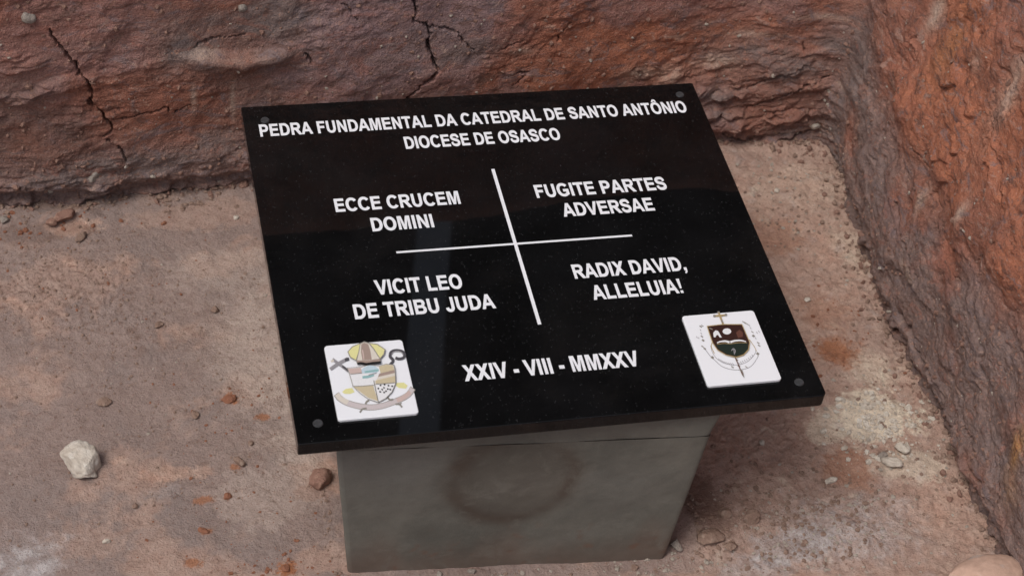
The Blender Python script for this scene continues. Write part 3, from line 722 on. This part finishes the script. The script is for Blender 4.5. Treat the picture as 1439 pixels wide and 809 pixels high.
o = crest(t1, mp, 'shield', [('outline', sh), ('white', ins),
    ('pink', [(314, 338), (410, 328), (420, 368), (334, 380)]), ('tan', [(545, 318), (598, 302), (652, 308), (664, 344), (560, 372)]), ('brown', [(550, 372), (664, 342), (667, 366), (540, 398)]),
    ('blue', [(415, 345), (440, 322), (475, 310), (520, 316), (545, 340), (535, 366), (420, 372)]),
    ('teal', stroke([(440, 362), (480, 356), (520, 350), (545, 346)], 16)), ('teal', stroke([(424, 402), (470, 396), (510, 380)], 20)), ('grey', stroke([(470, 385), (530, 368)], 8)),
    ('cream', [(540, 398), (667, 366), (669, 390), (528, 425)]), ('tan', [(522, 425), (669, 388), (673, 440), (524, 452)]),
    ('tan', [(360, 474), (506, 464), (546, 582), (470, 556), (404, 508)]), ('outline', stroke([(352, 472), (430, 468), (512, 460)], 6)),
    ('outline', stroke([(510, 425), (520, 470), (548, 586)], 7)), ('outline', stroke([(524, 452), (600, 448), (676, 440)], 6)), ('outline', stroke([(334, 380), (420, 370)], 5))] +
    [('black', oval(x, y, 7, 6, 8)) for x, y in ((546, 486), (562, 462), (592, 456), (575, 494), (588, 480), (604, 506), (618, 490), (622, 464), (650, 468), (636, 494), (590, 516), (560, 512))])
o = crest(t1, mp, 'mitre', [
    ('outline', [(405, 146), (340, 174), (306, 214), (326, 258), (374, 282), (392, 220)]), ('yellow', [(400, 154), (343, 180), (313, 215), (332, 253), (371, 274), (387, 218)]),
    ('outline', [(462, 144), (530, 153), (590, 192), (584, 232), (548, 272), (508, 206)]), ('yellow', [(472, 152), (528, 160), (583, 195), (577, 229), (548, 262), (514, 204)]),
    ('outline', [(398, 150), (430, 135), (468, 146), (506, 190), (556, 264), (560, 294), (470, 304), (380, 306), (372, 282), (388, 214)]),
    ('cream', [(402, 156), (430, 143), (463, 152), (500, 194), (548, 264), (470, 276), (380, 280), (394, 214)]),
    ('brown', [(408, 158), (430, 146), (460, 156), (478, 206), (490, 272), (420, 277), (408, 215)]), ('pink', stroke([(418, 200), (426, 240), (430, 272)], 9)),
    ('brown', [(380, 281), (470, 277), (550, 266), (554, 288), (470, 298), (384, 302)]),
    ('black', stroke([(382, 306), (410, 300), (450, 306), (500, 298), (560, 292)], 17))])
# parish crest on the right tile
t2, mp = make_tile(.2093, -.1985, [(100, 150), (690, 105), (908, 675), (310, 722)])
S2 = [(302, 243), (430, 229), (592, 230), (628, 318), (654, 382), (642, 442), (602, 484), (540, 504), (456, 484), (386, 442), (346, 382), (322, 310)]
S3 = [(490 + (x - 490) * .955, 362 + (y - 362) * .955) for x, y in S2]
o = crest(t2, mp, 'ring_band', [('grey', stroke([(334, 396), (352, 460), (392, 510), (460, 545), (545, 555), (630, 530), (690, 470), (704, 430)], 4)),
    ('grey', stroke([(288, 424), (330, 480), (372, 520), (425, 566), (505, 592), (590, 592), (660, 566), (712, 500), (722, 470)], 4.5)),
    ('gold', stroke([(346, 372), (340, 405), (364, 462)], 6)), ('gold', stroke([(650, 350), (690, 410), (706, 446)], 5))] +
    [('outline', stroke([(x - 9, y - 6), (x + 9, y + 6)], w)) for x, y, w in ((255, 240, 10), (268, 234, 6), (264, 322, 9), (274, 354, 14), (268, 404, 8), (286, 422, 12), (348, 494, 18), (618, 214, 9), (604, 206, 6), (638, 226, 6), (676, 290, 6), (684, 322, 16), (722, 380, 8), (728, 402, 8), (715, 468, 18), (560, 566, 13), (508, 574, 9), (544, 516, 12), (620, 575, 6))] +
    [('grey', stroke([(x - 5, y - 7), (x + 5, y + 7)], 4)) for x, y in ((222, 330), (236, 336), (258, 300), (252, 272), (400, 512), (416, 522), (432, 531), (448, 538), (464, 543), (480, 547), (496, 549), (512, 551), (560, 545), (576, 541), (592, 535), (608, 528), (624, 519), (640, 509), (656, 498), (670, 485), (700, 345), (712, 300), (728, 290), (660, 262), (650, 240))])
o = crest(t2, mp, 'sword', [('rust', stroke([(430, 210), (500, 420), (580, 620)], 8)), ('gold', stroke([(400, 128), (414, 165), (436, 226)], 15)), ('gold', stroke([(362, 158), (412, 156), (466, 150)], 13)),
    ('outline', oval(366, 158, 12, 10, 10)), ('outline', oval(460, 150, 12, 10, 10)), ('outline', oval(400, 128, 11, 7, 10)), ('outline', stroke([(424, 192), (434, 216)], 13)),
    ('outline', [(566, 604), (584, 600), (594, 625), (602, 666), (584, 645)]), ('rust', stroke([(576, 612), (590, 642)], 6))])
o = crest(t2, mp, 'shield', [('gold', S2), ('maroon', S3), ('green_black', [(372, 396), (486, 392), (634, 384), (634, 438), (598, 474), (540, 492), (462, 474), (396, 432)]),
    ('rust', [(540, 300), (570, 276), (596, 300), (594, 335), (556, 345)]), ('white', [(358, 336), (354, 300), (374, 280), (394, 286), (408, 310), (424, 340), (406, 338), (392, 318), (380, 322), (372, 338)]),
    ('white', oval(466, 290, 35, 25)), ('white', stroke([(384, 384), (410, 374), (450, 370), (486, 380)], lambda u: 8 + 10 * u)), ('white', stroke([(492, 379), (530, 368), (580, 366), (620, 376)], lambda u: 18 - 10 * u)),
    ('gold', stroke([(384, 396), (440, 388), (490, 392), (560, 384), (626, 386)], 4)), ('grey', stroke([(500, 450), (515, 432), (530, 446), (528, 468)], 7)), ('grey', stroke([(518, 438), (524, 480)], 6)), ('outline', stroke([(322, 262), (350, 275)], 7))])

# ------------------------------------------------------------------ dark cloth on posts, added out of view to shape the plaque's reflection
def added_cloth_panel(edge):
    u, v = np.meshgrid(np.linspace(0, 1, 40), np.linspace(0, 1, 40))
    (a, b), (c, e) = edge; y = 1.7 + 5.5 * v; x0 = a[0] + (b[0] - a[0]) * (y - a[1]) / (b[1] - a[1]); x1 = c[0] + (e[0] - c[0]) * (y - c[1]) / (e[1] - c[1])
    x = x0 + (x1 - x0) * u; return x, y, 3.4 + .05 * fbm(x * 1.2, y * 1.2, 3, 401) - .10 * np.sin(math.pi * u) * np.sin(math.pi * v)
M_CLOTH = paint('added_canopy_cloth', (.035, .035, .042), .9, .3, 3)
cnp = empty('added_canopy', (.6, 4.4, 0)); tag(cnp, 'dark cloth sheets added out of view, mirrored in the plaque as black with a pale slit', 'added_canopy')
for edge in ((((-4, 1.7), (-4, 7)), ((.449, 2.384), (.719, 3.512))), (((.579, 2.369), (.840, 3.50)), ((5, 1.7), (5, 7)))):
    x, y, z = added_cloth_panel(edge); o = grid_mesh('added_cloth_panel', x - .6, y - 4.4, z, M_CLOTH, None, cnp)
    sm = o.modifiers.new('thickness', 'SOLIDIFY'); sm.thickness = .01
for x, y in ((-4, 1.7), (5, 1.7), (-4, 7.2), (5, 7.2)):
    bm = bmesh.new(); bmesh.ops.create_cone(bm, cap_ends=True, segments=16, radius1=.03, radius2=.03, depth=2.7)
    o = from_bm('added_post', bm, M_STEEL, cnp); o.location = (x - .6, y - 4.4, 2.07)

# ------------------------------------------------------------------ stones
def rock_mesh(name, size, seed, mat, facets=9, rough=.10, sub=4, squash=(1, 1, 1)):
    rs = np.random.RandomState(seed); bm = bmesh.new()
    bmesh.ops.create_icosphere(bm, subdivisions=sub, radius=1)
    v = np.array([p.co[:] for p in bm.verts])
    for k in range(facets):
        n = rs.normal(size=3); n /= np.linalg.norm(n); dd = rs.uniform(.55, .86); e = v @ n
        v = v - np.outer(np.maximum(e - dd, 0) * .92, n)
    r_ = 1 + rough * (fbm(v[:, 0] * 2 + seed, v[:, 1] * 2 + v[:, 2] * 1.7, 4, seed) ) + rough * .35 * fbm(v[:, 0] * 7 + v[:, 2] * 5, v[:, 1] * 7 - v[:, 2] * 4, 3, seed + 5)
    v = v * r_[:, None] * np.array(squash) * size
    for p, q in zip(bm.verts, v): p.co = q
    me = bpy.data.meshes.new(name); bm.to_mesh(me); bm.free(); me.materials.append(mat)
    me.polygons.foreach_set('use_smooth', [True] * len(me.polygons))
    return me
M_PALE = stone_material('pale_limestone', (.47, .40, .33), (.63, .57, .50), 45, (.74, .69, .62))
M_BRICK = stone_material('red_brick_clay', (.23, .125, .095), (.32, .19, .145), 60, (.42, .27, .2))
M_PINK = stone_material('pinkish_stone', (.47, .31, .24), (.53, .36, .28), 25, (.48, .40, .36), .003)
M_CLOD = stone_material('brown_clay', (.23, .15, .115), (.30, .205, .16), 80, (.34, .25, .2))
M_REDC = stone_material('red_clay', (.24, .10, .06), (.32, .15, .095), 120)
M_GREYP = stone_material('greyish_stone', (.27, .23, .2), (.36, .31, .27), 90)
def stone(name, mesh, px, py, label, cat='stone', group=None, dz=0., rot=0., tilt=0., scale=1.):
    o = bpy.data.objects.new(name, mesh); p = at(px, py, .004); p = at(px, py, floor_z(p[0], p[1]) + dz)
    o.location = p; o.rotation_euler = (tilt, tilt * .6, rot); o.scale = (scale,) * 3
    link(o); return tag(o, label, cat, group)
# the pale lump with its notched right side
me = rock_mesh('pale_rock', .0300, 14, M_PALE, 16, .12, 5, (1.0, 1.0, .62))
v = np.zeros(len(me.vertices) * 3, np.float32); me.vertices.foreach_get('co', v); v = v.reshape(-1, 3)
nd_ = np.exp(-(((v[:, 0] - .030) / .012)**2 + ((v[:, 1] + .014) / .007)**2)); v[:, 0] -= nd_ * .012
nd_ = np.exp(-(((v[:, 0] + .030) / .010)**2 + ((v[:, 1] + .010) / .005)**2)); v[:, 0] += nd_ * .007
me.vertices.foreach_set('co', v.ravel()); me.update()
stone('pale_rock', me, 115, 648, 'pale beige lump of rock with a notched side lying on the dusty floor', 'rock', dz=.012, rot=.1)
stone('brick_fragment', rock_mesh('brick_fragment', .0165, 23, M_BRICK, 8, .12, 4, (1, .95, .8)), 452, 672, 'reddish brick fragment touching the left side of the concrete block', 'brick fragment', dz=.005, rot=.4)
stone('boulder', rock_mesh('boulder', .052, 31, M_PINK, 6, .07, 5, (1.15, .75, .62)), 1386, 822, 'smooth pinkish boulder at the foot of the earth bank, the largest stone', 'boulder', dz=.018, rot=.25)
specs = [ # name, size, squash, mat, px, py, label
    ('clay_clod', .0135, (.8, 1.1, .7), M_CLOD, 1056, 727, 'largest brown clay clod beside the right of the concrete block'),
    ('clay_clod', .0085, (1, .9, .7), M_CLOD, 1022, 722, 'small brown clod just left of the largest clay clod'),
    ('clay_clod', .016, (1.3, .9, .45), M_CLOD, 1000, 752, 'flat half buried brown clod close to the block corner'),
    ('clay_clod', .0085, (1.2, .8, .7), M_CLOD, 1026, 766, 'brown clod below the flat half buried clod'),
    ('stone', .0088, (.85, 1.1, .9), M_GREYP, 951, 766, 'greyish white stone against the lower right corner of the block'),
    ('stone', .0075, (1.3, .8, .6), M_PALE, 1168, 674, 'small elongated white stone on the red soil right of the plaque'),
    ('stone', .0115, (1.25, .8, .7), M_PALE, 1254, 648, 'pale stone just below the whitish patch of sand'),
    ('stone', .0105, (.8, 1.2, .8), M_PALE, 1270, 630, 'upright pinkish white stone between the sand patch and the bank'),
    ('stone', .0065, (1.2, .9, .7), M_GREYP, 1240, 640, 'small grey stone left of the pale stone under the sand patch'),
    ('clay_clod', .0120, (1.5, .7, .7), M_BRICK, 92, 303, 'flat pinkish red clod at the foot of the back bank'),
    ('clay_clod', .0085, (1, 1, .8), M_BRICK, 72, 312, 'rounded pinkish clod left of the flat red clod'),
    ('stone', .0075, (1, 1, .8), M_GREYP, 6, 308, 'grey stone at the foot of the back bank, leftmost'),
    ('clay_clod', .0085, (1.5, .7, .7), M_CLOD, 115, 332, 'flat brown clod on the floor in front of the red clods'),
    ('clay_clod', .0070, (1, 1, .7), M_CLOD, 302, 435, 'rounded brown clod on the smooth dust left of the plaque'),
    ('clay_clod', .0065, (1.1, .9, .7), M_CLOD, 223, 456, 'small brown clod on the floor between plaque and pale rock'),
    ('clay_clod', .0085, (.7, 1.1, .7), M_CLOD, 336, 648, 'upright split brown clod on the floor left of the brick fragment'),
    ('clay_clod', .0085, (1.3, .9, .5), M_CLOD, 148, 565, 'flat brown clod above the pale rock'),
    ('red_lump', .0075, (1.5, .9, .6), M_REDC, 322, 560, 'dark red crumbled lump on the dust left of the plaque'),
    ('red_lump', .0055, (1, 1, .6), M_REDC, 320, 697, 'small red lump on the floor below the split clod'),
    ('red_lump', .0065, (1.2, .9, .5), M_REDC, 402, 798, 'red lump at the front left of the concrete block'),
    ('red_lump', .0055, (1.5, .8, .5), M_REDC, 285, 745, 'flat red lump on the floor right of the pale rock'),
    ('clay_clod', .0065, (1.4, .8, .5), M_CLOD, 274, 582, 'flat brown clod left of the dark red lump'),
    ('pebble', .0042, (1, 1, .8), M_PALE, 332, 306, 'tiny pale pebble beside the upper left of the plaque'),
    ('pebble', .0045, (1.3, .8, .7), M_PALE, 150, 760, 'pale pebble on the floor below the pale rock'),
    ('pebble', .0045, (1, 1, .8), M_CLOD, 189, 711, 'dark pebble on the red streak right of the pale rock'),
    ('pebble', .0042, (1, 1, .8), M_CLOD, 352, 622, 'small dark pebble above the split brown clod'),
    ('pebble', .0048, (1.2, .9, .8), M_GREYP, 663, 802, 'pale pebble against the foot of the block front, between two others'),
    ('pebble', .0045, (1, .9, .8), M_GREYP, 618, 806, 'pale pebble against the foot of the block front, nearest the left corner'),
    ('pebble', .0055, (1, .9, .8), M_CLOD, 892, 796, 'brown pebble against the foot of the block front, nearest the right corner'),
    ('pebble', .0050, (1, 1, .8), M_PALE, 1071, 621, 'round pale pebble on the soil under the right end of the plaque'),
    ('pebble', .0050, (1, 1, .7), M_PALE, 1135, 421, 'round pale pebble beside the right edge of the plaque'),
    ('pebble', .0045, (1.3, .9, .7), M_PALE, 1092, 268, 'pale pebble on the pink soil near the inner corner'),
]
for k, (nm, sz, sq, mt_, px, py, lab) in enumerate(specs):
    stone(nm, rock_mesh(nm, sz, 100 + k, mt_, 13, .20, 4, sq), px, py, lab, nm.split('_')[-1], dz=sz * sq[2] * .55, rot=random.uniform(0, 6), tilt=random.uniform(-.2, .2))
# stones stuck in the bank
def bank_stone(px, py, sz, sq, mat, label, seed):
    s, h = on_bank(px, py); i = np.argmin(abs(s_ax - s)); j = np.argmin(abs(h_ax - h))
    o = bpy.data.objects.new('embedded_stone', rock_mesh('embedded_stone', sz, seed, mat, 8, .16, 3, sq))
    o.location = (X[j, i] + nx[i] * sz * .35, Y[j, i] + ny[i] * sz * .35, Z[j, i]); o.rotation_euler = (.3, .2, seed)
    link(o); tag(o, label, 'stone')
bank_stone(40, 18, .012, (1, .9, .9), M_GREYP, 'greyish stone stuck high in the back bank near the left end', 3)
bank_stone(132, 246, .011, (1.2, .9, .8), M_GREYP, 'grey stone stuck low in the back bank above the floor', 4)
bank_stone(178, 233, .006, (.8, .9, 1), M_PALE, 'small pale stone below the end of the left crack in the bank', 5)
bank_stone(1143, 176, .011, (1.1, .9, .9), M_PALE, 'pale stone at the inner corner where the two banks meet', 6)
bank_stone(340, 16, .009, (1, .9, .9), M_GREYP, 'grey knobbly stone high in the back bank left of the long crack', 8)

# loose crumbs nobody could count
def crumbs(name, mat, spots, seed):
    rs = np.random.RandomState(seed); base = []
    for k in range(5):
        bm = bmesh.new(); bmesh.ops.create_icosphere(bm, subdivisions=2, radius=1)
        vv = np.array([p.co[:] for p in bm.verts]) * (1 + .35 * rs.uniform(-1, 1, (42, 1))); ff = np.array([[q.index for q in f.verts] for f in bm.faces]); bm.free(); base.append((vv, ff))
    V, Fc = [], []; n = 0
    for (px, py, rx, ry, cnt, lo, hi) in spots:
        c = at(px, py)
        for _ in range(cnt):
            x = c[0] + rs.normal() * rx; y = c[1] + rs.normal() * ry
            if -.262 < x < .205 and -.275 < y < .12 and not (x < -.235 or y < -.268): continue
            if y > .44 or x > .59 or x < -.8: continue
            sz = lo + (hi - lo) * rs.uniform()**3; vv, ff = base[rs.randint(5)]
            a = rs.uniform(0, 6.3); q = vv * np.array([1.2, .9, .65]) * sz; q = np.stack([q[:, 0] * math.cos(a) - q[:, 1] * math.sin(a), q[:, 0] * math.sin(a) + q[:, 1] * math.cos(a), q[:, 2]], 1)
            V.append(q + np.array([x, y, floor_z(x, y) + sz * .25])); Fc.append(ff + n); n += 42
    me = bpy.data.meshes.new(name); me.from_pydata(np.vstack(V).tolist(), [], np.vstack(Fc).tolist()); me.materials.append(mat)
    o = link(bpy.data.objects.new(name, me)); return o
tag(crumbs('brown_crumbs', M_CLOD, [(80, 400, .09, .05, 700, .0004, .0024), (160, 470, .12, .08, 450, .0004, .0022), (250, 620, .16, .12, 420, .0004, .0021), (1080, 730, .10, .05, 800, .0005, .0034),
    (1130, 320, .06, .09, 420, .0005, .0028), (200, 290, .25, .012, 160, .0008, .004), (1110, 205, .06, .02, 120, .0008, .004), (1240, 600, .06, .08, 160, .0006, .003), (700, 806, .16, .008, 90, .0006, .003), (1340, 640, .02, .1, 160, .0007, .004), (968, 735, .012, .035, 160, .0006, .0036), (470, 740, .008, .05, 90, .0005, .003)], 5),
    'brown earth crumbs scattered over the whole pit floor', 'crumbs', kind='stuff')
M_GRIT = stone_material('pale_grit', (.36, .30, .25), (.48, .42, .36), 200)
tag(crumbs('pale_crumbs', M_GRIT, [(1130, 300, .06, .09, 170, .0005, .0026), (1240, 600, .05, .06, 150, .0005, .003), (1130, 740, .09, .05, 700, .0004, .0024), (300, 560, .22, .14, 90, .0005, .002), (930, 790, .05, .012, 60, .0008, .004),
    (720, 806, .13, .006, 34, .0006, .004), (1100, 225, .07, .02, 60, .0006, .0035)], 6), 'pale grit sprinkled over the pit floor', 'grit', kind='stuff')
tag(crumbs('red_crumbs', M_REDC, [(320, 580, .06, .04, 80, .0005, .0022), (300, 720, .08, .05, 90, .0005, .0024), (400, 800, .04, .02, 70, .0006, .003), (1177, 480, .03, .04, 70, .0006, .003), (120, 420, .1, .06, 90, .0004, .002), (90, 320, .06, .02, 60, .0007, .004)], 8),
    'red earth crumbs scattered left of the block and on the right soil', 'crumbs', kind='stuff')

def bank_crumbs(name, mat, cnt, seed, lo, hi, smax=1.95):
    """grains and small clods still stuck to the cut faces or lying on their ledges"""
    rs = np.random.RandomState(seed); V, Fc = [], []
    bm = bmesh.new(); bmesh.ops.create_icosphere(bm, subdivisions=1, radius=1)
    vb = np.array([p.co[:] for p in bm.verts]); fb_ = np.array([[q.index for q in f.verts] for f in bm.faces]); bm.free()
    for k in range(cnt):
        i = np.searchsorted(s_ax, rs.uniform(-.02, smax)); j = np.searchsorted(h_ax, abs(rs.normal()) * .17 + .002 if rs.uniform() < .6 else rs.uniform(0, .5))
        if j >= len(h_ax) - 12: continue
        sz = lo + (hi - lo) * rs.uniform()**3
        c = np.array([X[j, i] + nx[i] * sz * .3, Y[j, i] + ny[i] * sz * .3, Z[j, i]])
        V.append(vb * (1 + .4 * rs.uniform(-1, 1, (len(vb), 1))) * sz * rs.uniform(.7, 1.4, 3) + c); Fc.append(fb_ + len(vb) * (len(V) - 1))
    me = bpy.data.meshes.new(name); me.from_pydata(np.vstack(V).tolist(), [], np.vstack(Fc).tolist()); me.materials.append(mat)
    return link(bpy.data.objects.new(name, me))
M_WALLC = stone_material('bank_clay', (.22, .125, .098), (.33, .20, .155), 150)
tag(bank_crumbs('clay_crumbs', M_WALLC, 2600, 71, .0006, .0042), 'small clay crumbs clinging to the cut earth bank', 'crumbs', kind='stuff')
tag(bank_crumbs('chalky_crumbs', M_GRIT, 420, 72, .0005, .0032), 'pale chalky crumbs clinging to the cut earth bank', 'crumbs', kind='stuff')
def foot_crumbs(name, mat, cnt, seed):
    rs = np.random.RandomState(seed); V, Fc = [], []
    bm = bmesh.new(); bmesh.ops.create_icosphere(bm, subdivisions=1, radius=1)
    vb = np.array([p.co[:] for p in bm.verts]); fb_ = np.array([[q.index for q in f.verts] for f in bm.faces]); bm.free()
    for k in range(cnt):
        sv_ = rs.uniform(-.02, 1.95); i = np.searchsorted(s_ax, sv_); dd = abs(rs.normal()) * (.022 if sv_ > 1.2 else .012) - .004
        x = X[24, i] - nx[i] * dd; y = Y[24, i] - ny[i] * dd; sz = .0006 + .0042 * rs.uniform()**4
        V.append(vb * (1 + .4 * rs.uniform(-1, 1, (len(vb), 1))) * sz * rs.uniform(.7, 1.4, 3) + np.array([x, y, floor_z(x, y) + sz * .3])); Fc.append(fb_ + len(vb) * (len(V) - 1))
    me = bpy.data.meshes.new(name); me.from_pydata(np.vstack(V).tolist(), [], np.vstack(Fc).tolist()); me.materials.append(mat)
    return link(bpy.data.objects.new(name, me))
tag(foot_crumbs('fallen_crumbs', M_WALLC, 900, 81), 'fallen clay crumbs gathered along the foot of the earth bank', 'crumbs', kind='stuff')
tag(foot_crumbs('fallen_grit', M_CLOD, 700, 82), 'brown grit gathered along the foot of the earth bank', 'grit', kind='stuff')

tag(crumbs('pale_rubble', M_PALE, [(1240, 605, .034, .032, 300, .0006, .0045)], 9), 'whitish rubble grains on the pale sandy patch beside the bank', 'rubble', kind='stuff')
